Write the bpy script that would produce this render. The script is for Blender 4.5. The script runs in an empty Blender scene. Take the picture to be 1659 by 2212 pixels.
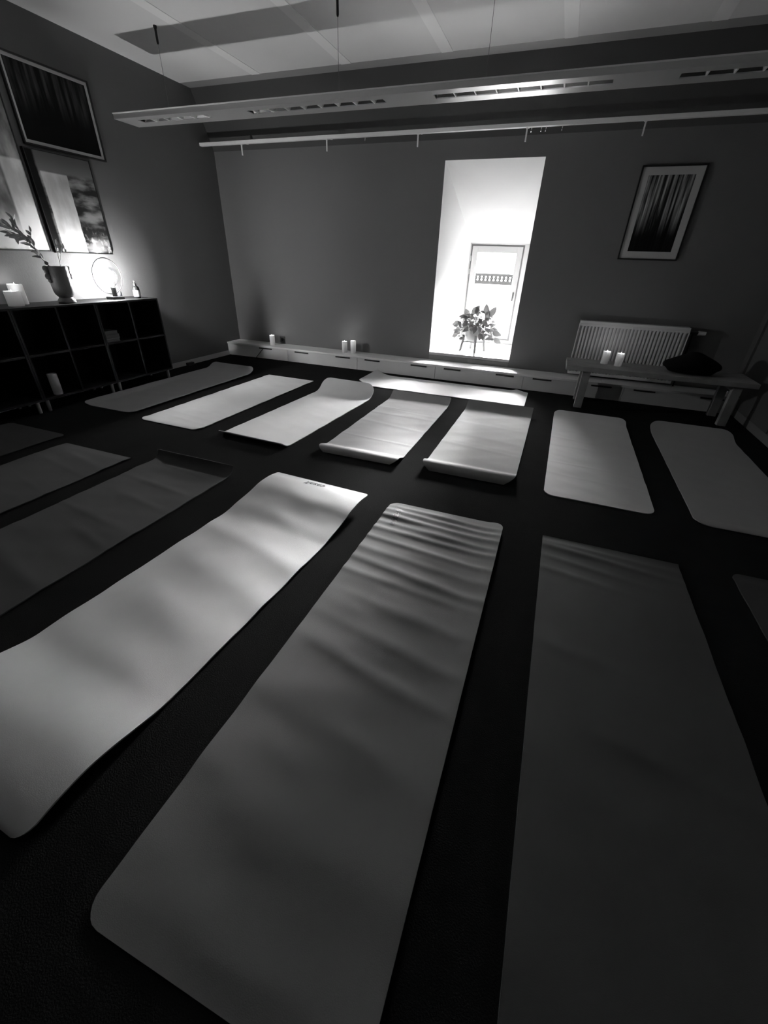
import bpy, bmesh, math, random
from mathutils import Vector, Matrix

S = bpy.context.scene
C = S.collection
PI = math.pi
H = 1.19

# ------------------------------------------------------------------ camera
cd = bpy.data.cameras.new('camera')
cam = bpy.data.objects.new('camera', cd)
C.objects.link(cam)
cd.sensor_fit = 'VERTICAL'
cd.sensor_height = 36.0
cd.sensor_width = 27.0
cd.lens = 889.6 / 2212 * 36.0
cd.clip_start = 0.02
yaw, pitch, roll = math.radians(-19.8876), math.radians(31.2297), math.radians(2.1184)
ca, sa, cb, sb, cc, sc = math.cos(yaw), math.sin(yaw), math.cos(pitch), math.sin(pitch), math.cos(roll), math.sin(roll)
B = Matrix(((1, 0, 0), (0, 0, -1), (0, 1, 0)))
Rz = Matrix(((ca, -sa, 0), (sa, ca, 0), (0, 0, 1)))
Rp = Matrix(((1, 0, 0), (0, cb, -sb), (0, sb, cb)))
Rr = Matrix(((cc, -sc, 0), (sc, cc, 0), (0, 0, 1)))
R = Rr @ Rp @ B @ Rz
m = Matrix((R[0], -R[1], -R[2])).transposed().to_4x4()
m.translation = Vector((0, 0, H))
cam.matrix_world = m
S.camera = cam

# ------------------------------------------------------------------ sky, sun, exposure
SKY = 10.0
w = bpy.data.worlds.new('overcast_sky')
S.world = w
w.use_nodes = True
nt = w.node_tree
nt.nodes.clear()
wo = nt.nodes.new('ShaderNodeOutputWorld')
bg = nt.nodes.new('ShaderNodeBackground')
tc = nt.nodes.new('ShaderNodeTexCoord')
sx = nt.nodes.new('ShaderNodeSeparateXYZ')
mr = nt.nodes.new('ShaderNodeMapRange')
mr.inputs['From Min'].default_value = 0.0
mr.inputs['From Max'].default_value = 1.0
mr.inputs['To Min'].default_value = 1.0
mr.inputs['To Max'].default_value = 2.4
ml = nt.nodes.new('ShaderNodeMath'); ml.operation = 'MULTIPLY'; ml.inputs[1].default_value = SKY
nt.links.new(tc.outputs['Generated'], sx.inputs[0])
nt.links.new(sx.outputs['Z'], mr.inputs['Value'])
nt.links.new(mr.outputs[0], ml.inputs[0])
nt.links.new(ml.outputs[0], bg.inputs['Strength'])
bg.inputs['Color'].default_value = (1, 1, 1, 1)
nt.links.new(bg.outputs[0], wo.inputs[0])

def sun_lamp(name, energy, angle, el, az):
    """sun lamp shining in through the window; light travels towards -Y and a little towards -X"""
    d = bpy.data.lights.new(name, 'SUN')
    d.energy = energy
    d.angle = math.radians(angle)
    o = bpy.data.objects.new(name, d)
    C.objects.link(o)
    el, az = math.radians(el), math.radians(az)
    o.rotation_euler = Vector((-math.sin(az) * math.cos(el), -math.cos(az) * math.cos(el), -math.sin(el))).to_track_quat('-Z', 'Y').to_euler()
SUN_WIDE, SUN_LOW = 350.0, 22.0
sun_lamp('added_daylight', SUN_WIDE, 70, 45, 2)           # added wide sun lamp, strengthens the window light on the mats
sun_lamp('veiled_sun', SUN_LOW, 7, 15.0, -1.2)            # the sun itself, low and veiled by the haze

pd = bpy.data.lights.new('window_portal', 'AREA')      # sampling portal in the window opening, gives no light of its own
pd.shape = 'RECTANGLE'; pd.size = 0.7; pd.size_y = 1.15
pd.cycles.is_portal = True
po = bpy.data.objects.new('window_portal', pd)
C.objects.link(po)
po.location = (-0.9, 6.54, 0.87)
po.rotation_euler = (math.radians(-90), 0, 0)

BULB = 7.5                                            # horizontal intensity of the globe lamp
FLAME = 0.7
S.view_settings.view_transform = 'Standard'
S.view_settings.look = 'None'
S.view_settings.exposure = 0.0
S.view_settings.gamma = 1.0
S.view_settings.use_curve_mapping = False

# ------------------------------------------------------------------ materials
def mat(name, g, rough=0.6, spec=0.5, noise=0.0, nscale=20.0, bump=0.0, bscale=80.0, metal=0.0, coat=0.0):
    M = bpy.data.materials.new(name)
    M.use_nodes = True
    t = M.node_tree
    b = t.nodes['Principled BSDF']
    b.inputs['Base Color'].default_value = (g, g, g, 1)
    b.inputs['Roughness'].default_value = rough
    b.inputs['Specular IOR Level'].default_value = spec
    b.inputs['Metallic'].default_value = metal
    b.inputs['Coat Weight'].default_value = coat
    if noise or bump:
        tc = t.nodes.new('ShaderNodeTexCoord')
    if noise:
        n = t.nodes.new('ShaderNodeTexNoise')
        n.inputs['Scale'].default_value = nscale
        n.inputs['Detail'].default_value = 5
        r = t.nodes.new('ShaderNodeMapRange')
        r.inputs['To Min'].default_value = g * (1 - noise)
        r.inputs['To Max'].default_value = g * (1 + noise)
        t.links.new(tc.outputs['Object'], n.inputs['Vector'])
        t.links.new(n.outputs['Fac'], r.inputs['Value'])
        t.links.new(r.outputs[0], b.inputs['Base Color'])
    if bump:
        n = t.nodes.new('ShaderNodeTexNoise')
        n.inputs['Scale'].default_value = bscale
        n.inputs['Detail'].default_value = 3
        bp = t.nodes.new('ShaderNodeBump')
        bp.inputs['Strength'].default_value = bump
        bp.inputs['Distance'].default_value = 0.01
        t.links.new(tc.outputs['Object'], n.inputs['Vector'])
        t.links.new(n.outputs['Fac'], bp.inputs['Height'])
        t.links.new(bp.outputs[0], b.inputs['Normal'])
    return M

def emis(name, strength, g=1.0):
    M = bpy.data.materials.new(name)
    M.use_nodes = True
    t = M.node_tree
    t.nodes.clear()
    o = t.nodes.new('ShaderNodeOutputMaterial')
    e = t.nodes.new('ShaderNodeEmission')
    e.inputs['Color'].default_value = (g, g, g, 1)
    e.inputs['Strength'].default_value = strength
    t.links.new(e.outputs[0], o.inputs[0])
    return M

def clear_glass(name, gloss=0.06, tint=1.0, extra=None):
    """thin clear pane or shell: mostly straight through, a little mirror gloss at grazing angles"""
    M = bpy.data.materials.new(name)
    M.use_nodes = True
    t = M.node_tree
    t.nodes.clear()
    o = t.nodes.new('ShaderNodeOutputMaterial')
    tr = t.nodes.new('ShaderNodeBsdfTransparent')
    tr.inputs['Color'].default_value = (tint, tint, tint, 1)
    gl = t.nodes.new('ShaderNodeBsdfGlossy')
    gl.inputs['Roughness'].default_value = 0.03
    lw = t.nodes.new('ShaderNodeLayerWeight')
    lw.inputs['Blend'].default_value = 0.3
    mu = t.nodes.new('ShaderNodeMath'); mu.operation = 'MULTIPLY_ADD'
    mu.inputs[1].default_value = 0.3
    mu.inputs[2].default_value = gloss
    mx = t.nodes.new('ShaderNodeMixShader')
    t.links.new(lw.outputs['Fresnel'], mu.inputs[0])
    t.links.new(mu.outputs[0], mx.inputs[0])
    t.links.new(tr.outputs[0], mx.inputs[1])
    t.links.new(gl.outputs[0], mx.inputs[2])
    t.links.new(mx.outputs[0], o.inputs[0])
    return M

M_FLOOR = mat('dark_carpet_floor', 0.017, 0.9, 0.0, 0.18, 6.0, 0.25, 260)
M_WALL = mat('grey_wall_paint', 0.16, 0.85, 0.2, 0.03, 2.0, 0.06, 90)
M_WALLL = mat('grey_wall_paint_dimmed', 0.14, 0.85, 0.2, 0.03, 2.0, 0.06, 90)  # same grey paint as the back wall, weaker light put into its colour
M_CEIL = mat('white_ceiling_paint', 0.86, 0.9, 0.2, 0.05, 1.2, 0.05, 60)
M_STRIP = mat('white_joint_strip', 0.96, 0.9, 0.2)
M_STEPSTRIP = mat('grey_ceiling_edge', 0.34, 0.9, 0.2)  # strip greyer than the ceiling
M_REVEAL = mat('white_reveal_paint', 0.72, 0.8, 0.2, 0.02, 3.0)
M_SILL = mat('white_lacquered_sill', 0.55, 0.15, 0.6)
M_APRON = mat('painted_sill_apron', 0.22, 0.8, 0.2, 0.25, 14.0, 0.3, 60)
M_BOXTOP = mat('white_lacquer_bench_top', 0.86, 0.35, 0.5, 0.06, 9.0)
M_DRAWER = mat('white_drawer_front', 0.7, 0.45, 0.4, 0.04, 7.0)
M_BLACK = mat('black_plastic', 0.012, 0.5)
M_BASE = mat('pale_baseboard_paint', 0.5, 0.6)
M_FRAMEWHITE = mat('white_window_lacquer', 0.60, 0.4)
M_GAP = mat('grey_rebate_seal', 0.30, 0.8)
M_PANE = clear_glass('window_glass', 0.03)
M_CAB = mat('black_brown_cabinet', 0.009, 0.5, 0.2)
M_LEGPALE = mat('pale_metal_leg', 0.5, 0.4)
M_METALP = mat('white_lamp_housing', 0.6, 0.28, metal=.6)
M_REFL = mat('polished_reflector', 0.75, 0.18, metal=1.0)
M_FIN = mat('white_louvre', 0.85, 0.35)
M_CABLE = mat('grey_steel_cable', 0.15, 0.4)
M_RAIL = mat('pale_rail_paint', 0.85, 0.5)
M_HOOK = mat('chrome_hook', 0.7, 0.2, metal=1.0)
M_RAD = mat('white_radiator_enamel', 0.72, 0.4)
M_WOOD = mat('greyed_wood_plank', 0.30, 0.6, 0.3, 0.35, 9.0, 0.2, 40)
M_BAG = mat('black_cloth', 0.004, 0.9, 0.1, bump=0.3, bscale=120)
M_VASE = mat('dark_stoneware', 0.17, 0.45, 0.4, 0.25, 18.0, 0.2, 60)
M_TWIG = mat('dried_branch', 0.25, 0.8)
M_LEAFD = mat('dried_grey_leaf', 0.38, 0.7)
M_BUD = mat('pale_dried_bud', 0.92, 0.6)
M_LEAF = mat('glossy_green_leaf', 0.22, 0.45, 0.3, 0.35, 25.0)
_t = M_LEAF.node_tree
_tr = _t.nodes.new('ShaderNodeBsdfTranslucent'); _tr.inputs['Color'].default_value = (.3, .3, .3, 1)
_mx = _t.nodes.new('ShaderNodeMixShader'); _mx.inputs[0].default_value = .3
_t.links.new(_t.nodes['Principled BSDF'].outputs[0], _mx.inputs[1]); _t.links.new(_tr.outputs[0], _mx.inputs[2])
_t.links.new(_mx.outputs[0], _t.nodes['Material Output'].inputs[0])
M_POT = mat('glazed_planter', 0.40, 0.35, 0.5, 0.1, 8.0)
M_STANDWOOD = mat('stained_stand_wood', 0.16, 0.5)
M_WICK = mat('burnt_wick', 0.02, 0.9)
M_FLAME = emis('candle_flame', 5.0)
M_FILAMENT = emis('hot_filament', BULB / .00123)
M_GLOW = emis('lamp_glow', 1.2)
_t = M_GLOW.node_tree
_a = _t.nodes.new('ShaderNodeAddShader'); _b = _t.nodes.new('ShaderNodeBsdfTransparent')
_t.links.new(_t.nodes['Emission'].outputs[0], _a.inputs[0]); _t.links.new(_b.outputs[0], _a.inputs[1])
_t.links.new(_a.outputs[0], _t.nodes['Material Output'].inputs[0])
M_GLOBE = clear_glass('lamp_globe_glass', 0.05)
M_DISC = clear_glass('lamp_disc_glass', 0.02, 0.97)
M_RIM = mat('dark_metal_rim', 0.10, 0.35, metal=0.6)
M_AMBER = mat('dark_amber_bottle_glass', 0.012, 0.35, 0.15)
M_LABEL = mat('white_paper_label', 0.75, 0.7)
M_PAPERS = [mat('book_cover_grey', 0.05, 0.6), mat('book_cover_pale', 0.22, 0.6)]
M_PAGES = mat('book_pages', 0.09, 0.8)
M_PASSE = mat('pale_passepartout', 0.50, 0.85)
M_BLACKFRAME = mat('black_picture_frame', 0.008, 0.5)
M_FACADE = mat('pale_facade_plaster', 0.85, 0.9)
M_STONE = mat('weathered_dark_stone', 0.028, 0.9, 0.1, 0.4, 9.0)
M_INK = mat('dark_print_ink', 0.06, 0.6)

def wax():
    """pale wax that lets some of the flame's light through"""
    M = bpy.data.materials.new('candle_wax')
    M.use_nodes = True
    t = M.node_tree
    b = t.nodes['Principled BSDF']
    b.inputs['Base Color'].default_value = (0.9, 0.9, 0.9, 1)
    b.inputs['Roughness'].default_value = 0.5
    tr = t.nodes.new('ShaderNodeBsdfTranslucent')
    tr.inputs['Color'].default_value = (0.95, 0.95, 0.95, 1)
    mx = t.nodes.new('ShaderNodeMixShader'); mx.inputs[0].default_value = 0.5
    t.links.new(b.outputs[0], mx.inputs[1]); t.links.new(tr.outputs[0], mx.inputs[2])
    t.links.new(mx.outputs[0], t.nodes['Material Output'].inputs[0])
    return M
M_WAX = wax()

# ------------------------------------------------------------------ mesh helpers
class MB:
    def __init__(s):
        s.v, s.f = [], []
    def add(s, vs, fs):
        o = len(s.v)
        s.v += [tuple(p) for p in vs]
        s.f += [tuple(i + o for i in f) for f in fs]
        return s
    def box(s, x0, x1, y0, y1, z0, z1):
        return s.add([(x0, y0, z0), (x1, y0, z0), (x1, y1, z0), (x0, y1, z0), (x0, y0, z1), (x1, y0, z1), (x1, y1, z1), (x0, y1, z1)],
                     [(0, 3, 2, 1), (4, 5, 6, 7), (0, 1, 5, 4), (1, 2, 6, 5), (2, 3, 7, 6), (3, 0, 4, 7)])
    def prism(s, poly, a0, a1, axis='x'):
        """poly: list of 2-D points; extruded along the axis"""
        n = len(poly)
        def P(p, a):
            return (a, p[0], p[1]) if axis == 'x' else ((p[0], a, p[1]) if axis == 'y' else (p[0], p[1], a))
        vs = [P(p, a0) for p in poly] + [P(p, a1) for p in poly]
        fs = [tuple(range(n))[::-1], tuple(range(n, 2 * n))]
        fs += [(i, (i + 1) % n, n + (i + 1) % n, n + i) for i in range(n)]
        return s.add(vs, fs)
    def lathe(s, prof, n=24, c=(0, 0, 0)):
        vs, fs = [], []
        for r, z in prof:
            for k in range(n):
                a = 2 * PI * k / n
                vs.append((c[0] + r * math.cos(a), c[1] + r * math.sin(a), c[2] + z))
        for i in range(len(prof) - 1):
            for k in range(n):
                fs.append((i * n + k, i * n + (k + 1) % n, (i + 1) * n + (k + 1) % n, (i + 1) * n + k))
        fs.append(tuple(range(n))[::-1])
        fs.append(tuple(range((len(prof) - 1) * n, len(prof) * n)))
        return s.add(vs, fs)
    def tube(s, pts, r, n=8, r1=None, closed=False):
        pts = [Vector(p) for p in pts]
        m_ = len(pts)
        vs, fs = [], []
        up = None
        for i, p in enumerate(pts):
            if closed:
                d = (pts[(i + 1) % m_] - pts[i - 1]).normalized()
            else:
                d = (pts[min(i + 1, m_ - 1)] - pts[max(i - 1, 0)]).normalized()
            if up is None:
                up = d.orthogonal().normalized()
            up = (up - d * up.dot(d)).normalized()
            q = d.cross(up)
            rr = r if r1 is None else r + (r1 - r) * i / (m_ - 1)
            for k in range(n):
                a = 2 * PI * k / n
                vs.append(p + (up * math.cos(a) + q * math.sin(a)) * rr)
        for i in range(m_ if closed else m_ - 1):
            j = (i + 1) % m_
            for k in range(n):
                fs.append((i * n + k, i * n + (k + 1) % n, j * n + (k + 1) % n, j * n + k))
        if not closed:
            fs.append(tuple(range(n))[::-1])
            fs.append(tuple(range((m_ - 1) * n, m_ * n)))
        return s.add(vs, fs)
    def ball(s, c, rx, ry=None, rz=None, n=14, m=9):
        ry = rx if ry is None else ry
        rz = rx if rz is None else rz
        vs = [(c[0], c[1], c[2] - rz)]
        for i in range(1, m):
            t = -PI / 2 + PI * i / m
            for k in range(n):
                a = 2 * PI * k / n
                vs.append((c[0] + rx * math.cos(t) * math.cos(a), c[1] + ry * math.cos(t) * math.sin(a), c[2] + rz * math.sin(t)))
        vs.append((c[0], c[1], c[2] + rz))
        fs = [(0, 1 + (k + 1) % n, 1 + k) for k in range(n)]
        for i in range(m - 2):
            for k in range(n):
                fs.append((1 + i * n + k, 1 + i * n + (k + 1) % n, 1 + (i + 1) * n + (k + 1) % n, 1 + (i + 1) * n + k))
        o = 1 + (m - 2) * n
        fs += [(o + k, o + (k + 1) % n, len(vs) - 1) for k in range(n)]
        return s.add(vs, fs)
    def mesh(s, name, material, smooth=False, bevel=0.0):
        me = bpy.data.meshes.new(name)
        me.from_pydata(s.v, [], s.f)
        if bevel:
            b = bmesh.new(); b.from_mesh(me)
            bmesh.ops.bevel(b, geom=b.edges[:], offset=bevel, segments=2, profile=0.5, affect='EDGES', clamp_overlap=True)
            b.to_mesh(me); b.free()
        if smooth:
            b = bmesh.new(); b.from_mesh(me)
            b.normal_update()
            for f in b.faces: f.smooth = True
            for e in b.edges:
                if len(e.link_faces) == 2 and e.calc_face_angle(0) > 0.7:
                    e.smooth = False
            b.to_mesh(me); b.free()
        me.materials.append(material)
        me.update()
        return me
    def build(s, name, material, parent=None, smooth=False, bevel=0.0):
        o = bpy.data.objects.new(name, s.mesh(name, material, smooth, bevel))
        C.objects.link(o)
        if parent is not None:
            o.parent = parent
        return o

def tag(o, label=None, cat=None, group=None, kind=None):
    if label: o['label'] = label
    if cat: o['category'] = cat
    if group: o['group'] = group
    if kind: o['kind'] = kind
    return o

def thing(name, label, cat, loc=(0, 0, 0), rz=0.0, group=None):
    o = bpy.data.objects.new(name, None)
    o.empty_display_size = 0.1
    C.objects.link(o)
    o.location = loc
    o.rotation_euler = (0, 0, rz)
    return tag(o, label, cat, group)

def copy_part(o, parent, loc=None):
    c = o.copy()
    C.objects.link(c)
    c.parent = parent
    if loc is not None: c.location = loc
    return c

def struct(name, mb, material, parent=None, **k):
    o = mb.build(name, material, parent, **k)
    if parent is None: o['kind'] = 'structure'
    return o

# ------------------------------------------------------------------ room shell
XL, XR, YB, YN, ZC = -4.23, 1.84, 5.265, -2.6, 2.735
WX0, WX1, WZ0, WZ1, YW = -1.385, -0.412, 0.256, 2.09, 6.42
struct('floor', MB().box(XL - .2, XR + .2, YN - .2, YB + .2, -.2, 0), M_FLOOR)
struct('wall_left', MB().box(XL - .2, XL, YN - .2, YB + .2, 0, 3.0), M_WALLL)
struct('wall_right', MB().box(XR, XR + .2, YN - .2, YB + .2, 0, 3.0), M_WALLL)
struct('wall_front', MB().box(XL, XR, YN - .2, YN, 0, 3.0), M_WALL)
wb = MB()
for dy0, dy1, g in ((0, .006, 0), (.006, .2, .03)):
    wb.box(XL, WX0 - g, YB + dy0, YB + dy1, 0, 2.25)
    wb.box(WX1 + g, XR, YB + dy0, YB + dy1, 0, 2.25)
    wb.box(WX0 - g, WX1 + g, YB + dy0, YB + dy1, 0, WZ0 - .04)
    wb.box(WX0 - g, WX1 + g, YB + dy0, YB + dy1, WZ1 + g, 2.25)
struct('wall_back', wb, M_WALL)
struct('trim_20', MB().prism([(YB, 2.25), (YB + .2, 2.25), (YB + .2, 3.0), (4.90, 3.0), (4.99, 2.79)], XL, XR), mat('shaded_slope_tone', 0.08, .9, .1))      # leaning beam face above the rail, its weaker light put into the colour
struct('ceiling', MB().box(XL, XR, YN, 4.865, ZC, ZC + .2), M_CEIL)
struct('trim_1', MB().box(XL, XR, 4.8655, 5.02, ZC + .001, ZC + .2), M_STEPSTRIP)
k = 2
for x in (-4.22 + .0, -3.27, -2.29, -1.34, -0.35, 0.64, 1.63):
    if x < -4: continue
    struct('trim_%d' % k, MB().box(x - .05, x + .05, YN, 4.865, ZC - .003, ZC), M_STRIP); k += 1
struct('baseboard_left', MB().box(XL, XL + .014, YN, 4.98, 0, .055), M_BASE)
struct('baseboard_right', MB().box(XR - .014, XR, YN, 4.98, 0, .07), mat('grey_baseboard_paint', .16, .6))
struct('baseboard_front', MB().box(XL + .014, XR - .014, YN, YN + .014, 0, .07), M_BASE)
struct('trim_%d' % k, MB().box(XR - .022, XR, 5.15, YB - .002, .172, 2.2).box(XR - .012, XR, 4.2, 5.12, .07, 2.2), mat('grey_casing_paint', 0.09, 0.6)); k += 1

# deep window recess: reveals, sloping soffit, far wall round the casement
r = MB()
YR = YB + .006
RX0, RX1, RZ = -1.247, -.452, 1.444                      # the recess narrows towards the casement
r.prism([(WX0 - .0295, YR), (WX0, YR), (RX0, YW), (RX0, YW + .08), (WX0 - .0295, YW + .08)], .2165, 2.119, 'z')
r.prism([(WX1, YR), (WX1 + .0295, YR), (WX1 + .0295, YW + .08), (RX1, YW + .08), (RX1, YW)], .2165, 2.119, 'z')
r.prism([(YR, WZ1), (YW, RZ), (YW + .08, RZ), (YW + .08, 2.119), (YR, 2.119)], WX0, WX1)
FX0, FX1, FZ0, FZ1 = -1.239, -0.557, 0.300, 1.430
r.box(RX0, FX0, YW, YW + .08, WZ0 - .03, RZ + .02)
r.box(FX1, RX1, YW, YW + .08, WZ0 - .03, RZ + .02)
r.box(FX0, FX1, YW, YW + .08, FZ1, RZ + .02)
r.box(FX0, FX1, YW, YW + .08, WZ0 - .03, FZ0)
struct('trim_%d' % k, r, M_REVEAL); k += 1
struct('trim_%d' % k, MB().box(WX0 + .001, WX1 - .001, YB - .004, YW, WZ0 - .03, WZ0), M_SILL, bevel=.003); k += 1
struct('trim_%d' % k, MB().box(WX0 + .004, WX1 - .004, YB - .006, YB - .001, .172, WZ0 - .032), M_APRON); k += 1

win = bpy.data.objects.new('window_1', None)
C.objects.link(win)
win.location = ((FX0 + FX1) / 2, YW, FZ0)
win['kind'] = 'structure'
def wbx(x0, x1, y0, y1, z0, z1, mb):
    return mb.box(x0 - win.location.x, x1 - win.location.x, y0 - YW, y1 - YW, z0 - FZ0, z1 - FZ0)
def ring(x0, x1, z0, z1, t, y0, y1, mb):
    wbx(x0, x0 + t, y0, y1, z0, z1, mb); wbx(x1 - t, x1, y0, y1, z0, z1, mb)
    wbx(x0 + t, x1 - t, y0, y1, z0, z0 + t, mb); wbx(x0 + t, x1 - t, y0, y1, z1 - t, z1, mb)
    return mb
ring(FX0, FX1, FZ0, FZ1, .020, YW + .022, YW + .079, MB()).build('rebate', M_GAP, win)
sash = ring(FX0 + .020, FX1 - .020, FZ0 + .020, FZ1 - .020, .070, YW + .004, YW + .06, MB()).build('sash', M_FRAMEWHITE, win, bevel=.003)
wbx(FX0 + .09, FX1 - .09, YW + .03, YW + .036, FZ0 + .09, FZ1 - .09, MB()).build('pane', M_PANE, win)
h = MB(); wbx(-.615, -.595, YW - .006, YW + .004, .83, .90, h); wbx(-.612, -.598, YW - .03, YW - .006, .872, .89, h); wbx(-.612, -.598, YW - .034, YW - .022, .80, .89, h)
h.build('handle', mat('dark_handle', 0.08, 0.4), win, bevel=.002)
for z in (1.12, 1.27):
    h = MB(); wbx(FX0 + .002, FX0 + .016, YW - .006, YW + .01, z - .03, z + .03, h); h.build('hinge', M_FRAMEWHITE, win)

# ------------------------------------------------------------------ low drawer bench along the back wall
YF = 4.981
bench = thing('drawer_bench', 'long low white drawer bench running the whole back wall with black grips', 'bench', (-1.2, YF, 0))
def bl(mb, x0, x1, y0, y1, z0, z1):
    return mb.box(x0 + 1.2, x1 + 1.2, y0 - YF, y1 - YF, z0, z1)
bl(MB(), XL + .002, XR - .002, YF + .018, YB - .008, .0, .15).build('carcass', M_DRAWER, bench)
for x0, x1 in ((XL + .002, -3.22), (-3.219, -2.0), (-1.999, -.82), (-.819, .60), (.601, XR - .002)):
    bl(MB(), x0, x1, YF - .006, YB - .007, .150, .170).build('top_board', M_BOXTOP, bench, bevel=.0015)
seams = [XL + .002, -3.26, -2.24, -1.22, -.20, .82, XR - .002]
grips = {0: (-3.6,), 1: (-3.043, -2.44), 2: (-2.034, -1.427), 3: (-1.015, -.407), 4: (-.003, .60), 5: (1.01, 1.61)}
for i in range(6):
    d = bl(MB(), seams[i] + .002, seams[i + 1] - .002, YF, YF + .018, .004, .148).build('drawer', M_DRAWER, bench, bevel=.0015)
    for x in grips[i]:
        bl(MB(), x - .1, x + .1, YF - .012, YF + .001, .128, .142).build('handle', M_BLACK, d, bevel=.002)

# ------------------------------------------------------------------ yoga mats
def smooth(t):
    t = max(0.0, min(1.0, t)); return t * t * (3 - 2 * t)

def yoga_mat(label, p0, p1, W, material, near=(0, .1), far=(0, .1), hump=None, corners=(.035, .035), ridges=(), seed=1,
             lift=None, texts=(), side=(0, 0), tilt=(0, 0), nz=0.0015):
    """p0 -> p1: middle of the near and of the far edge on the floor (before curling); near / far = (angle, length) of the curl"""
    rnd = random.Random(seed)
    p0, p1 = Vector((p0[0], p0[1], 0)), Vector((p1[0], p1[1], 0))
    L = (p1 - p0).length
    ang = math.atan2((p1 - p0).y, (p1 - p0).x) - PI / 2
    NS, NV = 210, 22
    ds = L / NS
    th = []
    for i in range(NS + 1):
        s = i * ds
        t = 0.0
        if near[0]: t -= near[0] * smooth((near[1] - s) / near[1])
        if far[0]: t += far[0] * smooth((s - (L - far[1])) / far[1])
        th.append(t)
    ys, zs = [0.0] * (NS + 1), [0.0] * (NS + 1)
    mid = NS // 2
    ys[mid] = mid * ds
    for i in range(mid, NS):
        a = (th[i] + th[i + 1]) / 2
        ys[i + 1] = ys[i] + ds * math.cos(a); zs[i + 1] = zs[i] + ds * math.sin(a)
    for i in range(mid, 0, -1):
        a = (th[i] + th[i - 1]) / 2
        ys[i - 1] = ys[i] - ds * math.cos(a); zs[i - 1] = zs[i] - ds * math.sin(a)
    waves = [(rnd.uniform(3, 16), rnd.uniform(0, 6.3), rnd.uniform(-.6, .6), rnd.uniform(.3, 1) * nz) for _ in range(9)]
    def surf(s, x):
        """point on the upper surface at distance s along the mat and x across it"""
        f = max(0.0, min(NS - 1e-6, s / ds)); i = int(f); f -= i
        y = ys[i] * (1 - f) + ys[i + 1] * f
        z = zs[i] * (1 - f) + zs[i + 1] * f
        t = th[i] * (1 - f) + th[i + 1] * f
        e = min(1.0, s / .06, (L - s) / .06)
        dz = 0.0
        for k_, ph, sl, a in waves:
            dz += a * (0.5 + 0.5 * math.sin(k_ * (s + sl * x) * 2.2 + ph)) ** 2
        for s0, a, wd, sl, x0, xw in ridges:
            q = (s - s0 - sl * x) / wd
            if abs(q) < 4:
                dz += .5 * a * math.exp(-q * q) * math.exp(-((x - x0) / xw) ** 2)
        dz *= max(.15, e)
        if hump:
            hh, a_, dcy = hump
            dz += hh * (math.sqrt(max(0.0, 1 - (1 - s / a_) ** 2)) if s < a_ else 1 - smooth((s - a_) / dcy))
        if lift:
            u = (s - (L - lift[1])) / lift[1]
            if u > 0: dz += lift[0] * (smooth(u * 1.25) - .12 * smooth((u - .8) / .2))
        if side[0]: dz += side[0] * smooth((-x / (W / 2) - .55) / .45) ** 2
        if side[1]: dz += side[1] * smooth((x / (W / 2) - .55) / .45) ** 2
        if tilt[0]: dz += tilt[0] * smooth((.35 - s) / .35) * (.5 - x / W)
        if tilt[1]: dz += tilt[1] * smooth((s - L + .35) / .35) * (.5 - x / W)
        return Vector((x, y - math.sin(t) * dz, z + .006 + math.cos(t) * dz))
    def halfw(s):
        hw = W / 2
        for d, r_ in ((s, corners[0]), (L - s, corners[1])):
            if r_ > 0 and d < r_:
                hw = W / 2 - (r_ - math.sqrt(max(0, r_ * r_ - (r_ - d) ** 2)))
        return hw
    # denser rows inside the rounded corners
    rows = [0.0]
    for rr in (.06, .15, .3, .5, .75): rows.append(rr * max(corners[0], .01))
    rows += [max(corners[0], .01) + (L - max(corners[0], .01) - max(corners[1], .01)) * i / 190 for i in range(191)]
    for rr in (.75, .5, .3, .15, .06): rows.append(L - rr * max(corners[1], .01))
    rows.append(L)
    top, bot = [], []
    TH = .0055
    for s in rows:
        hw = halfw(s)
        for j in range(NV + 1):
            x = -hw + 2 * hw * j / NV
            top.append(surf(s, x))
    n = NV + 1
    nr = len(rows)
    for i in range(nr):
        for j in range(n):
            a = top[min(i + 1, nr - 1) * n + j] - top[max(i - 1, 0) * n + j]
            b = top[i * n + min(j + 1, n - 1)] - top[i * n + max(j - 1, 0)]
            nn = b.cross(a)
            nn = nn.normalized() if nn.length > 1e-9 else Vector((0, 0, 1))
            bot.append(top[i * n + j] - nn * TH)
    o = nr * n
    fs = []
    for i in range(nr - 1):
        for j in range(NV):
            a = i * n + j
            fs.append((a, a + 1, a + n + 1, a + n))
            fs.append((o + a, o + a + n, o + a + n + 1, o + a + 1))
    for j in range(NV):
        fs.append((j, o + j, o + j + 1, j + 1))
        a = (nr - 1) * n + j
        fs.append((a, a + 1, o + a + 1, o + a))
    for i in range(nr - 1):
        a = i * n
        fs.append((a, a + n, o + a + n, o + a))
        a = i * n + NV
        fs.append((a, o + a, o + a + n, a + n))
    mb = MB().add(top + bot, fs)
    root = mb.build('yoga_mat', material, None, smooth=True)
    root.location = p0
    root.rotation_euler = (0, 0, ang)
    tag(root, label, 'yoga mat', 'yoga mats laid out on the dark floor')
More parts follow.
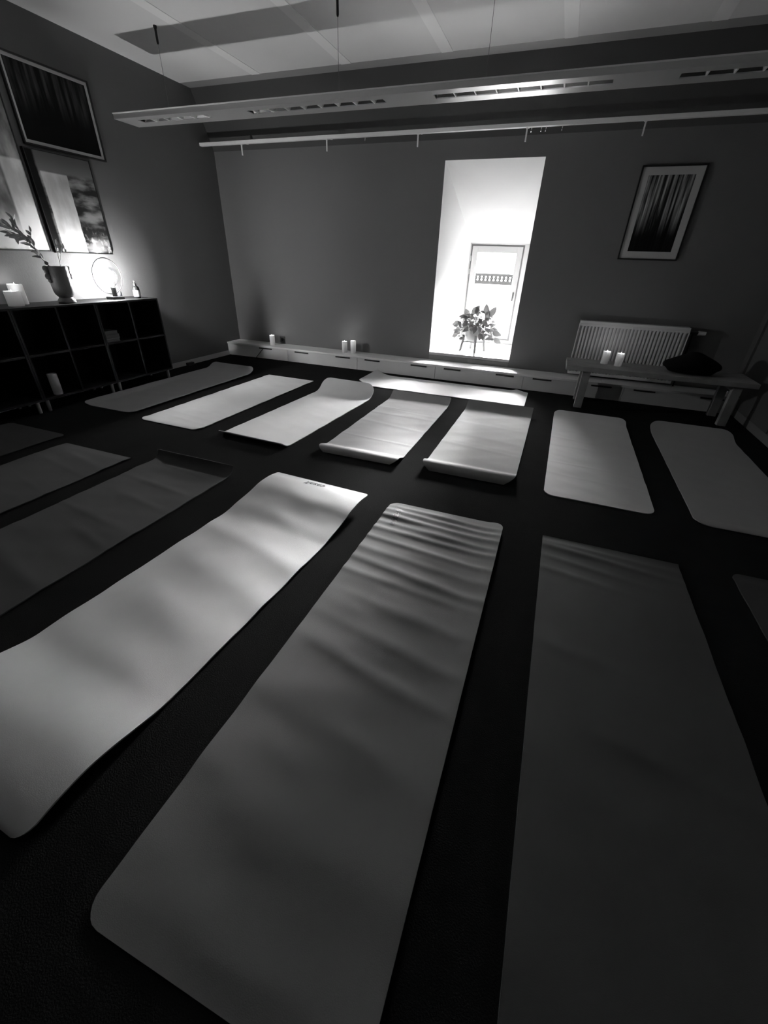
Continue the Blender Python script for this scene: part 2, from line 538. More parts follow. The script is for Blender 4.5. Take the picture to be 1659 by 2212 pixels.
    for txt, s0, x0, size, rot, sx_ in texts:
        cu = bpy.data.curves.new('logo', 'FONT')
        cu.body = txt; cu.size = size; cu.align_x = 'CENTER'; cu.align_y = 'CENTER'; cu.shear = 0.25
        cu.resolution_u = 3; cu.offset = size * .018
        to = bpy.data.objects.new('tmp', cu); C.objects.link(to)
        me = bpy.data.meshes.new_from_object(to.evaluated_get(bpy.context.evaluated_depsgraph_get()))
        bpy.data.objects.remove(to)
        cr, sr = math.cos(rot), math.sin(rot)
        for v in me.vertices:
            x, y = v.co.x * sx_, v.co.y
            X, Y = x * cr - y * sr, x * sr + y * cr
            p = surf(s0 + Y, x0 + X)
            tx, ty = surf(s0 + Y, x0 + X + .004) - p, surf(s0 + Y + .004, x0 + X) - p
            v.co = p + tx.cross(ty).normalized() * .0016
        me.materials.clear(); me.materials.append(M_INK)
        lo = bpy.data.objects.new('logo', me); C.objects.link(lo); lo.parent = root
        lo['label'] = 'dark printed word'
    return root

def pvc(name, g, rough=.8, spec=.06):
    return mat(name, g, rough, spec, 0.06, 7.0, 0.12, 420)
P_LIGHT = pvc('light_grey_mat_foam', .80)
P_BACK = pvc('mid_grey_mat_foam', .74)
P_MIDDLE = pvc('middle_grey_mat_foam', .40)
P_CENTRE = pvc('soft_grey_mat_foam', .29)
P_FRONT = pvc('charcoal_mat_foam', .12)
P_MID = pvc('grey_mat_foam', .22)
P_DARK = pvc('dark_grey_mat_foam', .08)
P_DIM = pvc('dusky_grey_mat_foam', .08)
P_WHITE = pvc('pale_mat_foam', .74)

def rset(seed, lo, hi, n, amp, wd, sl=-.12, L=1.85):
    rn = random.Random(seed)
    return [(rn.uniform(lo, hi), rn.uniform(.5, 1) * amp, rn.uniform(.7, 1.4) * wd, sl + rn.uniform(-.08, .08),
             rn.uniform(-.25, .25), rn.uniform(.2, .8)) for _ in range(n)]

# front row, seen from left to right
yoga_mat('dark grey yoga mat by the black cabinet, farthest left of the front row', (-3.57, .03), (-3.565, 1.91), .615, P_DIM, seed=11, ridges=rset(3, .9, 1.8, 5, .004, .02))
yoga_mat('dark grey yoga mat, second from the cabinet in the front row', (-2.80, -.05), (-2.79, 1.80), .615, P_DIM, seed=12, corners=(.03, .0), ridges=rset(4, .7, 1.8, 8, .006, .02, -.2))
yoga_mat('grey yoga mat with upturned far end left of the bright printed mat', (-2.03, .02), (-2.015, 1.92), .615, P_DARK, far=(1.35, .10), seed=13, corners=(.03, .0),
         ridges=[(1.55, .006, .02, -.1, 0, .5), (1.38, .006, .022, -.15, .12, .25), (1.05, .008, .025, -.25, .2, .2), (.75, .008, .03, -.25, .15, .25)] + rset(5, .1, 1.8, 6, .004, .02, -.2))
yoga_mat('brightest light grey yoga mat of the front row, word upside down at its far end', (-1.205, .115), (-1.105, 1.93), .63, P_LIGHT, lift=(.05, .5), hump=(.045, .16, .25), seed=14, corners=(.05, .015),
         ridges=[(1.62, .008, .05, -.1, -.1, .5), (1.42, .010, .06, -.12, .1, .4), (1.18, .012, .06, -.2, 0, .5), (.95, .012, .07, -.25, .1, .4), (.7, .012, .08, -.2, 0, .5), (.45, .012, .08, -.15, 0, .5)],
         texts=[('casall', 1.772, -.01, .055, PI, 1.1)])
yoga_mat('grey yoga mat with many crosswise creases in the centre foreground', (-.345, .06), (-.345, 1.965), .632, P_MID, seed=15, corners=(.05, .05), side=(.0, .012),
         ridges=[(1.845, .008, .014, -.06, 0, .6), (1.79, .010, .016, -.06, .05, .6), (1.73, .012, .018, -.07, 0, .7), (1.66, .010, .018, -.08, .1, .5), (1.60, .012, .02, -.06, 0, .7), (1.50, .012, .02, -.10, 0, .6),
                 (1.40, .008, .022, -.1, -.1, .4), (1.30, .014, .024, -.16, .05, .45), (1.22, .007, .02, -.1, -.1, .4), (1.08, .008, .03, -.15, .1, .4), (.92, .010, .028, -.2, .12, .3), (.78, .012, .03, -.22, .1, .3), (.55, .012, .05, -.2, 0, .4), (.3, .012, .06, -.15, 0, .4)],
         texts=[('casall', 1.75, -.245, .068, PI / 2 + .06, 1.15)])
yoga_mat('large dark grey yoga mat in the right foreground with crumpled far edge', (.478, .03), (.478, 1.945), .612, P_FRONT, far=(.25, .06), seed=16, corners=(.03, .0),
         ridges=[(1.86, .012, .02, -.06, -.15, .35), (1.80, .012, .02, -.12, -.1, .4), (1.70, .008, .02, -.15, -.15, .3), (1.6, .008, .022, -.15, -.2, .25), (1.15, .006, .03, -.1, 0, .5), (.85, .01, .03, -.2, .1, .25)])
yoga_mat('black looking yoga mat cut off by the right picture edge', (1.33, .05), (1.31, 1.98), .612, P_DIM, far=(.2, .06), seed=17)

# back row, seen from left to right
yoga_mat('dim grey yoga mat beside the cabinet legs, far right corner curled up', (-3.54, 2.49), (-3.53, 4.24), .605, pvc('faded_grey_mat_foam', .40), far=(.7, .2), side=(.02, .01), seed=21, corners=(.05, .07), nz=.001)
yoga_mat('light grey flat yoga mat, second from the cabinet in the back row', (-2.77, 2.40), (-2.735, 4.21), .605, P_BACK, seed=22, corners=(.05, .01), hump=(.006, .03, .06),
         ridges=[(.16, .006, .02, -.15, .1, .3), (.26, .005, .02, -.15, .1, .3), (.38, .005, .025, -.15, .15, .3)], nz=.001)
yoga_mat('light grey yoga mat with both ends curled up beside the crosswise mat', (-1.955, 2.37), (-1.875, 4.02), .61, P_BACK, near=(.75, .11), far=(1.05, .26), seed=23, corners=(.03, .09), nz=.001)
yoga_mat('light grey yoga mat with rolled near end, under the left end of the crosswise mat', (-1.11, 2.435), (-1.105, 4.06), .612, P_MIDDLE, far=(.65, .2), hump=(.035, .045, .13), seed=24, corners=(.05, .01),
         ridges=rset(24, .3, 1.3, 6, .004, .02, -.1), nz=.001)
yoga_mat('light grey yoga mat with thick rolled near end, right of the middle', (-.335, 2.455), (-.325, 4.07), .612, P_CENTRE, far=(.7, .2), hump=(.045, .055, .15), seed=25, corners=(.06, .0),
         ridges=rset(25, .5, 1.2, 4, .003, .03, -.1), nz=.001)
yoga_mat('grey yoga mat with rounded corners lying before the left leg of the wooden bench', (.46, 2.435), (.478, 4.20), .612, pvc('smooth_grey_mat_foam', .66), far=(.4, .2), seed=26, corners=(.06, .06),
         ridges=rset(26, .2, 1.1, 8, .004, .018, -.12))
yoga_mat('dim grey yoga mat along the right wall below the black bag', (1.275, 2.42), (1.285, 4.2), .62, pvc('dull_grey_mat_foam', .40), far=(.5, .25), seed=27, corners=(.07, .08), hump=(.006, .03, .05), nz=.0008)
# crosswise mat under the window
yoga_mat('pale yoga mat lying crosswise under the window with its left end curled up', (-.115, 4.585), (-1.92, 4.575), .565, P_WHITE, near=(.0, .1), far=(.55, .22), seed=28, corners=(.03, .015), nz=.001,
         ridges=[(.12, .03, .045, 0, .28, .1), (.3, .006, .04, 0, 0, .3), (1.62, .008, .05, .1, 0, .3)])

# ------------------------------------------------------------------ black cube shelves on the left wall
CX0, CX1 = -4.222, -3.872
def cabinet(y0, label, legs=True):
    c = thing('cube_shelf', label, 'shelf', (CX0, y0, 0), 0, 'black cube shelves against the left wall')
    D = CX1 - CX0
    wd = .699
    b = MB()
    b.box(0, D, 0, .015, .1, .8); b.box(0, D, wd - .015, wd, .1, .8)
    b.box(0, D, .015, wd - .015, .1, .115); b.box(0, D, .015, wd - .015, .785, .8)
    b.box(0, .008, .015, wd - .015, .115, .785)
    b.build('carcass', M_CAB, c)
    MB().box(.008, D - .004, wd / 2 - .008, wd / 2 + .008, .115, .785).build('upright_divider', M_CAB, c)
    for a in (0, 1):
        MB().box(.008, D - .004, .015 if a == 0 else wd / 2 + .008, wd / 2 - .008 if a == 0 else wd - .015, .442, .458).build('shelf_board', M_CAB, c)
    first = None
    for x in (.04, D - .045):
        for y in (.04, wd - .04):
            if first is None:
                first = MB().lathe([(.012, 0), (.013, .005), (.016, .095), (.016, .1)], 16).build('leg', M_LEGPALE, c, smooth=True)
                first.location = (x, y, 0)
            else:
                copy_part(first, c, (x, y, 0))
    return c
cabinet(2.914, 'black cube shelf under the lit globe lamp, nearest the far corner')
cabinet(2.213, 'black cube shelf under the vase, with a candle in its lower left cube')
cabinet(1.512, 'black cube shelf at the left picture edge, all in shadow')

# books in the right shelf
for i, (t, m_, dx, off) in enumerate(((.03, M_PAPERS[1], 0, 0), (.034, M_PAPERS[0], .004, .006), (.03, M_PAPERS[0], -.002, -.006))):
    z = .459 + (0, .031, .066)[i]
    bk = thing('book', ('pale book at the bottom of the small stack in the shelf', 'dark grey book in the middle of the small shelf stack', 'dark grey book on top of the small shelf stack')[i], 'book', (-3.99, 3.01 + off, z), 0, 'books in the cube shelf')
    b = MB().box(-.1, .1, -.073, .073, 0, .003).box(-.1, .1, -.073, .073, t - .003, t).box(-.1, .1, -.073, -.07, .003, t - .003)
    b.build('cover', m_, bk)
    MB().box(-.096, .096, -.07, .07, .003, t - .003).build('pages', M_PAGES, bk)

# ------------------------------------------------------------------ candles
def candle(label, x, y, z, r_, h_, lit=True, power=None, group=None, wick_tilt=0.0, dip=.017, jag=0.0):
    c = thing('candle', label, 'candle', (x, y, z), 0, group)
    prof = [(r_ * .97, 0), (r_, .003), (r_, h_ * .5), (r_, h_ - .004), (r_ * .95, h_), (r_ * .86, h_ - .001), (r_ * .74, h_ - dip), (r_ * .3, h_ - dip * 1.25), (.002, h_ - dip * 1.25)]
    mb = MB().lathe(prof, 28)
    if jag:
        for i, (px, py, pz) in enumerate(mb.v):
            if pz > h_ - .006:
                a = math.atan2(py, px)
                mb.v[i] = (px, py, pz + jag * (.6 * math.sin(2 * a + .6) + .4 * math.sin(5 * a)))
    mb.build('wax', M_WAX, c, smooth=True)
    zt = h_ - dip * 1.25
    MB().tube([(0, 0, zt - .002), (.001, 0, zt + .008), (.002 + wick_tilt, .001, zt + .014)], .0012, 6).build('wick', M_WICK, c)
    if lit:
        MB().lathe([(.001, zt + .007), (.0038, zt + .011), (.005, zt + .016), (.0038, zt + .023), (.0016, zt + .030), (.0004, zt + .034)], 12).build('flame', M_FLAME, c, smooth=True)
        l = bpy.data.lights.new('candle_light', 'POINT')
        l.energy = FLAME if power is None else power
        l.shadow_soft_size = .008
        lo = bpy.data.objects.new('candle_light', l); C.objects.link(lo); lo.parent = c; lo.location = (0, 0, zt + .024)
    return c
G1 = 'pillar candles in the room'
candle('single lit white pillar candle on the drawer bench near the left corner', -3.55, 5.085, .17, .034, .125, group=G1, jag=.0018)
candle('lit white candle on the drawer bench, left one of the middle pair', -2.475, 5.115, .17, .034, .135, group=G1, jag=.0015)
candle('white candle on the drawer bench burnt down inside, right one of the middle pair', -2.36, 5.13, .17, .035, .15, group=G1, dip=.045)
candle('lit white candle on the wooden bench, left one of the pair', .535, 4.76, .40, .034, .115, group=G1, jag=.0018)
candle('lit white candle on the wooden bench, right one of the pair', .652, 4.70, .40, .034, .115, group=G1, jag=.0015)
candle('short glowing candle on the black shelf, front one of the pair left of the vase', -4.02, 2.365, .80, .054, .105, group=G1, power=1.1, jag=.0018)
candle('taller glowing candle on the black shelf behind the short one', -4.13, 2.47, .80, .052, .145, group=G1, power=1.1, jag=.0025)
candle('unlit pale candle standing inside the lower cube of the black shelf', -3.93, 2.375, .115, .036, .17, lit=False, group=G1)

# ------------------------------------------------------------------ globe lamp with glass disc
lamp = thing('globe_lamp', 'lit globe lamp with a round glass disc on the black shelf', 'lamp', (-4.035, 3.272, .80))
MB().box(-.045, .045, -.065, .065, 0, .024).build('base', M_RIM, lamp, bevel=.004)
MB().lathe([(.02, .024), (.021, .028), (.021, .098), (.018, .102)], 20).build('socket', M_RIM, lamp, smooth=True)
ringp = [(-.03, .149 * math.cos(a), .192 + .149 * math.sin(a)) for a in [2 * PI * i / 56 for i in range(56)]]
MB().tube(ringp, .0042, 8, closed=True).build('ring', M_BLACK, lamp, smooth=True)
dd = MB()
dd.add([(-.031, .147 * math.cos(a), .192 + .147 * math.sin(a)) for a in [2 * PI * i / 56 for i in range(56)]] +
       [(-.029, .147 * math.cos(a), .192 + .147 * math.sin(a)) for a in [2 * PI * i / 56 for i in range(56)]],
       [tuple(range(56))[::-1], tuple(range(56, 112))] + [(i, (i + 1) % 56, 56 + (i + 1) % 56, 56 + i) for i in range(56)])
dd.build('glass_disc', M_DISC, lamp)
gl = MB()
prof = [(.014, .103), (.022, .112), (.045, .126)] + [(.082 * math.cos(t), .192 + .082 * math.sin(t)) for t in [-.85 + i * (PI / 2 + .84) / 14 for i in range(15)]]
gl.lathe(prof, 32)
gl.build('globe', M_GLOBE, lamp, smooth=True)
core = MB().lathe([(.006, .108), (.010, .125), (.022, .155), (.034, .185), (.033, .205), (.022, .222), (.004, .23)], 20).build('bloom_core', M_GLOW, lamp, smooth=True)  # bloom around the filaments, added as a see-through emissive shape
fl_ = MB()
for k_ in range(4):
    a = PI / 4 + k_ * PI / 2
    fl_.tube([(.006 * math.cos(a), .006 * math.sin(a), .135), (.010 * math.cos(a), .010 * math.sin(a), .212)], .002, 8)
fl_.build('filament', M_FILAMENT, core)
MB().lathe([(.012, 0), (.013, .004), (.012, .05), (.006, .06)], 16, (-.05, .105, 0)).build('cable_plug', M_RIM, lamp, smooth=True)

# ------------------------------------------------------------------ pump bottle
bt = thing('pump_bottle', 'dark pump bottle with white label right of the globe lamp', 'bottle', (-4.012, 3.505, .80))
MB().lathe([(.030, 0), (.033, .004), (.033, .082), (.028, .098), (.014, .108), (.012, .118)], 24).build('glass_body', M_AMBER, bt, smooth=True)
lb = MB()
for rr in (.0334, .0340):
    lb.add([(rr * math.cos(a), rr * math.sin(a), z) for z in (.014, .070) for a in [-1.75 + 2.0 * i / 12 for i in range(13)]], [(i, i + 1, 14 + i, 13 + i) for i in range(12)])
lb.build('paper_label', M_LABEL, bt, smooth=True)
MB().lathe([(.014, .112), (.014, .128), (.005, .131), (.005, .146), (.009, .147), (.009, .154)], 16).tube([(0, 0, .151), (.02, -.01, .151), (.034, -.017, .145)], .004, 8).build('pump', M_BLACK, bt, smooth=True)

# ------------------------------------------------------------------ urn vase and dried branches
vs = thing('vase', 'dark footed urn vase with scalloped handles on the black shelf', 'vase', (-4.0, 2.765, .80))
prof = [(.062, 0), (.067, .006), (.066, .022), (.056, .033), (.050, .043), (.056, .052), (.068, .066), (.075, .09), (.078, .13), (.078, .25), (.079, .268), (.079, .274), (.070, .274), (.068, .25), (.066, .14), (.04, .09), (.005, .085)]
MB().lathe(prof, 36).build('urn_body', M_VASE, vs, smooth=True)
for s in (-1, 1):
    pts = [(0, s * (.076 + .020 * abs(math.sin(PI * i / 5 * 1.0)) + .006 * math.cos(i * 1.9)), .262 - .024 * i) for i in range(6)]
    hb = MB()
    for i, p in enumerate(((s * .094, .256, .024), (s * .094, .230, .015), (s * .094, .200, .024), (s * .086, .168, .016))):
        hb.ball((0, p[0], p[1]), .012, p[2], p[2] * .95, 12, 8)
    hb.tube([(0, s * .072, .266), (0, s * .093, .250), (0, s * .086, .220), (0, s * .07, .175)], .007, 8)
    hb.build('handle', M_VASE, vs, smooth=True)

def leaf_mesh(name, L, Wd, material, fold=.25, curl=.25):
    n = 7
    vs_, fs_ = [], []
    for i in range(n + 1):
        t = i / n
        wv = Wd * math.sin(PI * min(1, t * .95 + .02)) ** .8 * (1 - .35 * t)
        z = -curl * L * t * t
        vs_ += [(-wv, L * t, z + fold * wv), (0, L * t, z), (wv, L * t, z + fold * wv)]
    for i in range(n):
        a = i * 3
        fs_ += [(a, a + 1, a + 4, a + 3), (a + 1, a + 2, a + 5, a + 4)]
    k_ = len(vs_)
    vs_ += [(x, y, z - .0012) for x, y, z in vs_]
    fs_ += [tuple(k_ + q for q in f[::-1]) for f in fs_[:]]
    return MB().add(vs_, fs_).mesh(name, material, smooth=True)

def add_leaf(me, name, parent, p, d, up, scale=1.0):
    d = Vector(d).normalized()
    up = Vector(up)
    x = d.cross(up)
    if x.length < 1e-4: x = d.orthogonal()
    x.normalize()
    z = x.cross(d)
    M4 = Matrix((x, d, z)).transposed().to_4x4()
    o = bpy.data.objects.new(name, me)
    C.objects.link(o)
    o.parent = parent
    o.matrix_local = Matrix.Translation(Vector(p)) @ M4 @ Matrix.Scale(scale, 4)
    return o

rn = random.Random(5)
ME_DRY = leaf_mesh('leaf', .055, .013, M_LEAFD, .2, .3)
br = thing('dried_branch', 'dried leafy branch leaning left out of the dark vase', 'branch', (-4.0, 2.735, .90))
main = [Vector(p) for p in ((0, .02, 0), (0, -.02, .17), (-.01, -.045, .21), (-.02, -.075, .28), (-.03, -.115, .36), (-.03, -.18, .41), (-.02, -.27, .435))]
def interp(path, t):
    f = t * (len(path) - 1); i = min(int(f), len(path) - 2); f -= i
    return path[i].lerp(path[i + 1], f), (path[i + 1] - path[i]).normalized()
MB().tube(main, .005, 8, .002).build('stem', M_TWIG, br, smooth=True)
subs = []
for t, dv in ((.5, (-.0, .01, .13)), (.62, (.02, -.13, .05)), (.7, (-.02, -.02, .12)), (.8, (.0, -.1, .07))):
    p, _ = interp(main, t)
    q = p + Vector(dv)
    path = [p, (p + q) / 2 + Vector((0, -.012, .01)), q]
    subs.append(path)
    MB().tube(path, .0028, 6, .0012).build('stem', M_TWIG, br, smooth=True)
for path, n_ in ((main, 26), (subs[0], 8), (subs[1], 9), (subs[2], 9), (subs[3], 9)):
    for i in range(n_):
        t = .32 + .68 * (i + .5) / n_ if path is main else .15 + .85 * (i + .5) / n_
        p, d = interp(path, t)
        dd_ = d * rn.uniform(.3, .9) + Vector((rn.uniform(-.5, .5), rn.uniform(-.7, .5), rn.uniform(-.5, .7)))
        add_leaf(ME_DRY, 'leaf', br, p, dd_, (rn.uniform(-.4, .4) + .8, rn.uniform(-.4, .4), .5), rn.uniform(.7, 1.25))
MB().ball((.012, -.048, .196), .013).build('seed_pod', mat('dark_seed_pod', .06, .6), br, smooth=True)

br2 = thing('dried_sprig', 'thin sprig with pale buds standing upright in the dark vase', 'branch', (-4.0, 2.79, .90))
path = [Vector(p) for p in ((0, 0, 0), (0, .015, .17), (0, .025, .26), (0, .045, .33), (0, .055, .37))]
MB().tube(path, .0022, 6, .001).build('stem', mat('pale_sprig', .55, .7), br2, smooth=True)
path2 = [Vector(p) for p in ((0, .02, .2), (0, .06, .28), (0, .10, .335))]
MB().tube(path2, .0016, 6, .001).build('stem', bpy.data.materials['pale_sprig'], br2, smooth=True)
for p, (a, b, c_) in (((0, .03, .30), (.008, .011, .02)), ((0, .045, .345), (.008, .010, .022)), ((.004, .075, .30), (.008, .012, .013)), ((0, .095, .315), (.006, .008, .026)), ((0, .105, .29), (.007, .011, .010)), ((0, .05, .265), (.004, .004, .006))):
    MB().ball(p, a, b, c_, 10, 8).build('bud', M_BUD, br2, smooth=True)

# ------------------------------------------------------------------ pictures
def art(name, fn):
    """flat printed picture: fn(tree, x, z) returns a socket with the grey value; x and z run -0.5..0.5"""
    M = bpy.data.materials.new(name)
    M.use_nodes = True
    t = M.node_tree
    b = t.nodes['Principled BSDF']
    b.inputs['Roughness'].default_value = .6
    b.inputs['Specular IOR Level'].default_value = .15
    tc_ = t.nodes.new('ShaderNodeTexCoord')
    mp = t.nodes.new('ShaderNodeSeparateXYZ')
    t.links.new(tc_.outputs['Generated'], mp.inputs[0])
    out = fn(t, tc_, mp.outputs['X'], mp.outputs['Z'])
    t.links.new(out, b.inputs['Base Color'])
    return M
def N(t, op, a, b_=None, c_=None):
    n = t.nodes.new('ShaderNodeMath'); n.operation = op
    for i, q in enumerate((a, b_, c_)):
        if q is None: continue
        if isinstance(q, (int, float)): n.inputs[i].default_value = q
        else: t.links.new(q, n.inputs[i])
    return n.outputs[0]
def NR(t, v, a, b_, c_, d, smooth_=True):
    n = t.nodes.new('ShaderNodeMapRange')
    if smooth_: n.interpolation_type = 'SMOOTHSTEP'
    n.inputs['From Min'].default_value = a; n.inputs['From Max'].default_value = b_
    n.inputs['To Min'].default_value = c_; n.inputs['To Max'].default_value = d
    t.links.new(v, n.inputs['Value'])
    return n.outputs[0]
def NZ(t, tc_, sx_, sz_, scale, detail=4, rot=0.0):
    mp = t.nodes.new('ShaderNodeMapping')
    mp.inputs['Scale'].default_value = (sx_, 1, sz_)
    mp.inputs['Rotation'].default_value = (0, rot, 0)
    t.links.new(tc_.outputs['Generated'], mp.inputs['Vector'])
    n = t.nodes.new('ShaderNodeTexNoise')
    n.inputs['Scale'].default_value = scale; n.inputs['Detail'].default_value = detail
    t.links.new(mp.outputs[0], n.inputs['Vector'])
    return n.outputs['Fac']
def forest(lo, hi, zfade):
    def f(t, tc_, x, z):
        st = NR(t, NZ(t, tc_, 9, .7, 1.6, 5), .38, .66, lo, hi)
        st2 = NR(t, NZ(t, tc_, 22, .9, 1.2, 3), .3, .7, .35, 1.2)
        fade = NR(t, z, zfade, zfade + .45, 0.02, 1.0)
        return N(t, 'MULTIPLY', N(t, 'MULTIPLY', st, st2), fade)
    return f
def misty(t, tc_, x, z):
    a = NR(t, NZ(t, tc_, 2.2, 1.6, 1.6, 5, .5), .35, .7, .08, .55)
    low = NR(t, z, .05, .35, .55, 0.0)
    dark = NR(t, NZ(t, tc_, 3, 2, 1.3, 3, -.5), .5, .66, 1.0, .35)
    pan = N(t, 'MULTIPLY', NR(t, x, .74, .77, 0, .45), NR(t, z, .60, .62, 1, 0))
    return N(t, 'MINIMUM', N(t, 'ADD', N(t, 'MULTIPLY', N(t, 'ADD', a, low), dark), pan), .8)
def torn(t, tc_, x, z):
    top = NR(t, z, .66, 1.0, .26, .12)
    cl = NR(t, NZ(t, tc_, 1.2, 4.5, 1.7, 6, .2), .42, .66, .03, .42)
    rightside = N(t, 'MULTIPLY', cl, NR(t, z, .25, .9, .5, 1.0))
    speck = N(t, 'MULTIPLY', NR(t, NZ(t, tc_, 6, 6, 2, 6), .5, .68, 0, .35), NR(t, z, .05, .35, 1, 0))
    body = N(t, 'ADD', rightside, speck)
    upper = NR(t, z, .78, .84, 0, 1)
    body = N(t, 'ADD', N(t, 'MULTIPLY', body, N(t, 'SUBTRACT', 1, upper)), N(t, 'MULTIPLY', top, upper))
    edge = N(t, 'ADD', x, N(t, 'MULTIPLY', NZ(t, tc_, 2, 5, 2, 3), .03))
    pan = N(t, 'MULTIPLY', N(t, 'MULTIPLY', NR(t, edge, .15, .165, 0, 1), NR(t, edge, .56, .57, 1, 0)), NR(t, z, .80, .82, 1, 0))
    panv = NR(t, NZ(t, tc_, 2, 1, 3, 4), .3, .7, .45, .68)
    body = N(t, 'ADD', N(t, 'MULTIPLY', body, N(t, 'SUBTRACT', 1, pan)), N(t, 'MULTIPLY', panv, pan))
    strip = NR(t, edge, .11, .15, 0.01, 1)
    return N(t, 'MULTIPLY', body, strip)

def picture(label, w_, h_, loc, rz, artm, passe=.0, frame_w=.012, frame_mat=None, depth=.022, name='framed_picture'):
    p = thing(name, label, 'picture', loc, rz)
    fm = frame_mat or M_BLACKFRAME
    b = MB()
    W2, H2, f = w_ / 2, h_ / 2, frame_w
    b.box(-W2, -W2 + f, -depth, 0, -H2, H2); b.box(W2 - f, W2, -depth, 0, -H2, H2)
    b.box(-W2 + f, W2 - f, -depth, 0, -H2, -H2 + f); b.box(-W2 + f, W2 - f, -depth, 0, H2 - f, H2)
    b.build('frame', fm, p)
    if passe:
        q = MB()
        a = passe
        q.box(-W2 + f, -W2 + f + a, -depth + .010, -.004, -H2 + f, H2 - f); q.box(W2 - f - a, W2 - f, -depth + .010, -.004, -H2 + f, H2 - f)
        q.box(-W2 + f + a, W2 - f - a, -depth + .010, -.004, -H2 + f, -H2 + f + a); q.box(-W2 + f + a, W2 - f - a, -depth + .010, -.004, H2 - f - a, H2 - f)
        q.build('passepartout', M_PASSE, p)
    i = f + passe
    MB().box(-W2 + i, W2 - i, -depth + (.012 if passe else .004), -.002, -H2 + i, H2 - i).build('print', artm, p)
    return p
picture('framed forest print with wide pale border on the back wall right of the window', .51, .715, (.691, YB, 1.643), 0, art('tall_forest_print', forest(.02, .5, .18)), .058)
picture('framed dark forest print with pale border, topmost on the left wall', .72, .54, (XL, 3.345, 2.173), PI / 2, art('wide_forest_print', forest(.003, .06, .3)), .022)
picture('pale picture with torn white panel on the left wall above the globe lamp', .56, .71, (XL, 3.228, 1.525), PI / 2, art('torn_panel_print', torn), 0, .006, depth=.03)
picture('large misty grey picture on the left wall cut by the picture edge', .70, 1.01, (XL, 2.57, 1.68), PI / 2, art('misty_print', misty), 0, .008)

# ------------------------------------------------------------------ pendant light
LX0, LX1, LY0, LY1, LZ0, LZ1 = -3.96, 1.62, 3.667, 3.93, 2.18, 2.217
pend = thing('linear_pendant_light', 'long pale linear pendant light hanging on thin cables, switched off', 'lamp', (-1.2, 3.80, LZ0))
def pl(mb, x0, x1, y0, y1, z0, z1):
    return mb.box(x0 + 1.2, x1 + 1.2, y0 - 3.80, y1 - 3.80, z0 - LZ0, z1 - LZ0)
groups = [(-3.78, -3.03), (-2.64, -1.48), (-1.11, .02), (.38, 1.50)]
SY0, SY1 = 3.748, 3.832
hb = MB()
pl(hb, LX0, LX1, LY0, SY0, LZ0, LZ0 + .006); pl(hb, LX0, LX1, SY1, LY1, LZ0, LZ0 + .006)
xs = [LX0] + [q for g in groups for q in g] + [LX1]
for i in range(0, len(xs), 2): pl(hb, xs[i], xs[i + 1], SY0, SY1, LZ0, LZ0 + .006)
pl(hb, LX0, LX1, LY0, LY0 + .004, LZ0 + .006, LZ1); pl(hb, LX0, LX1, LY1 - .004, LY1, LZ0 + .006, LZ1)
pl(hb, LX0, LX0 + .004, LY0 + .004, LY1 - .004, LZ0 + .006, LZ1); pl(hb, LX1 - .004, LX1, LY0 + .004, LY1 - .004, LZ0 + .006, LZ1)
pl(hb, LX0, LX1, LY0 + .004, LY1 - .004, LZ1 - .004, LZ1)
hb.build('housing', M_METALP, pend)
pl(MB(), LX0 - .001, LX1, LY0 - .005, LY0, LZ1 - .004, LZ1 + .003).build('edge_profile', M_FIN, pend)
for gi, (x0, x1) in enumerate(groups):
    rf = MB()
    rf.prism([(SY0 - 3.8, .006), (SY0 - 3.8 + .012, .028), (SY1 - 3.8 - .012, .028), (SY1 - 3.8, .006), (SY1 - 3.8, .032), (SY0 - 3.8, .032)], x0 + 1.2, x1 + 1.2)
    ro = rf.build('reflector', M_REFL, pend)
    n_ = 5 if gi == 0 else 8
    stp = (x1 - x0) / n_ if gi else .142
    for i in range(n_ if gi == 0 else n_ - 1 + (1 if gi == 1 else 0)):
        xx = x0 + stp * (i + (.35 if gi == 1 else 1))
        f_ = MB().prism([(xx + 1.2 - .004, .001), (xx + 1.2 + .004, .001), (xx + 1.2 + .0015, .022), (xx + 1.2 - .0015, .022)], SY0 - 3.8 + .004, SY1 - 3.8 - .004, 'y')
        f_.build('louvre', M_FIN, ro)
for x in (-3.455, -1.85, -.77, 1.2):
    cb_ = MB().tube([(x + 1.2, 0, LZ1 - LZ0), (x + 1.2, 0, ZC - LZ0 - .05)], .0016, 6).build('cable', M_CABLE, pend)
    if x not in (-.77,):
        MB().lathe([(.006, ZC - LZ0 - .105), (.009, ZC - LZ0 - .095), (.009, ZC - LZ0 - .02), (.014, ZC - LZ0 - .012), (.014, ZC - LZ0 - .001)], 12, (x + 1.2, 0, 0)).build('cable_grip', M_BLACK, cb_, smooth=True)
    else:
        MB().lathe([(.003, ZC - LZ0 - .05), (.004, ZC - LZ0 - .001)], 8, (x + 1.2, 0, 0)).build('cable_grip', M_CABLE, cb_, smooth=True)

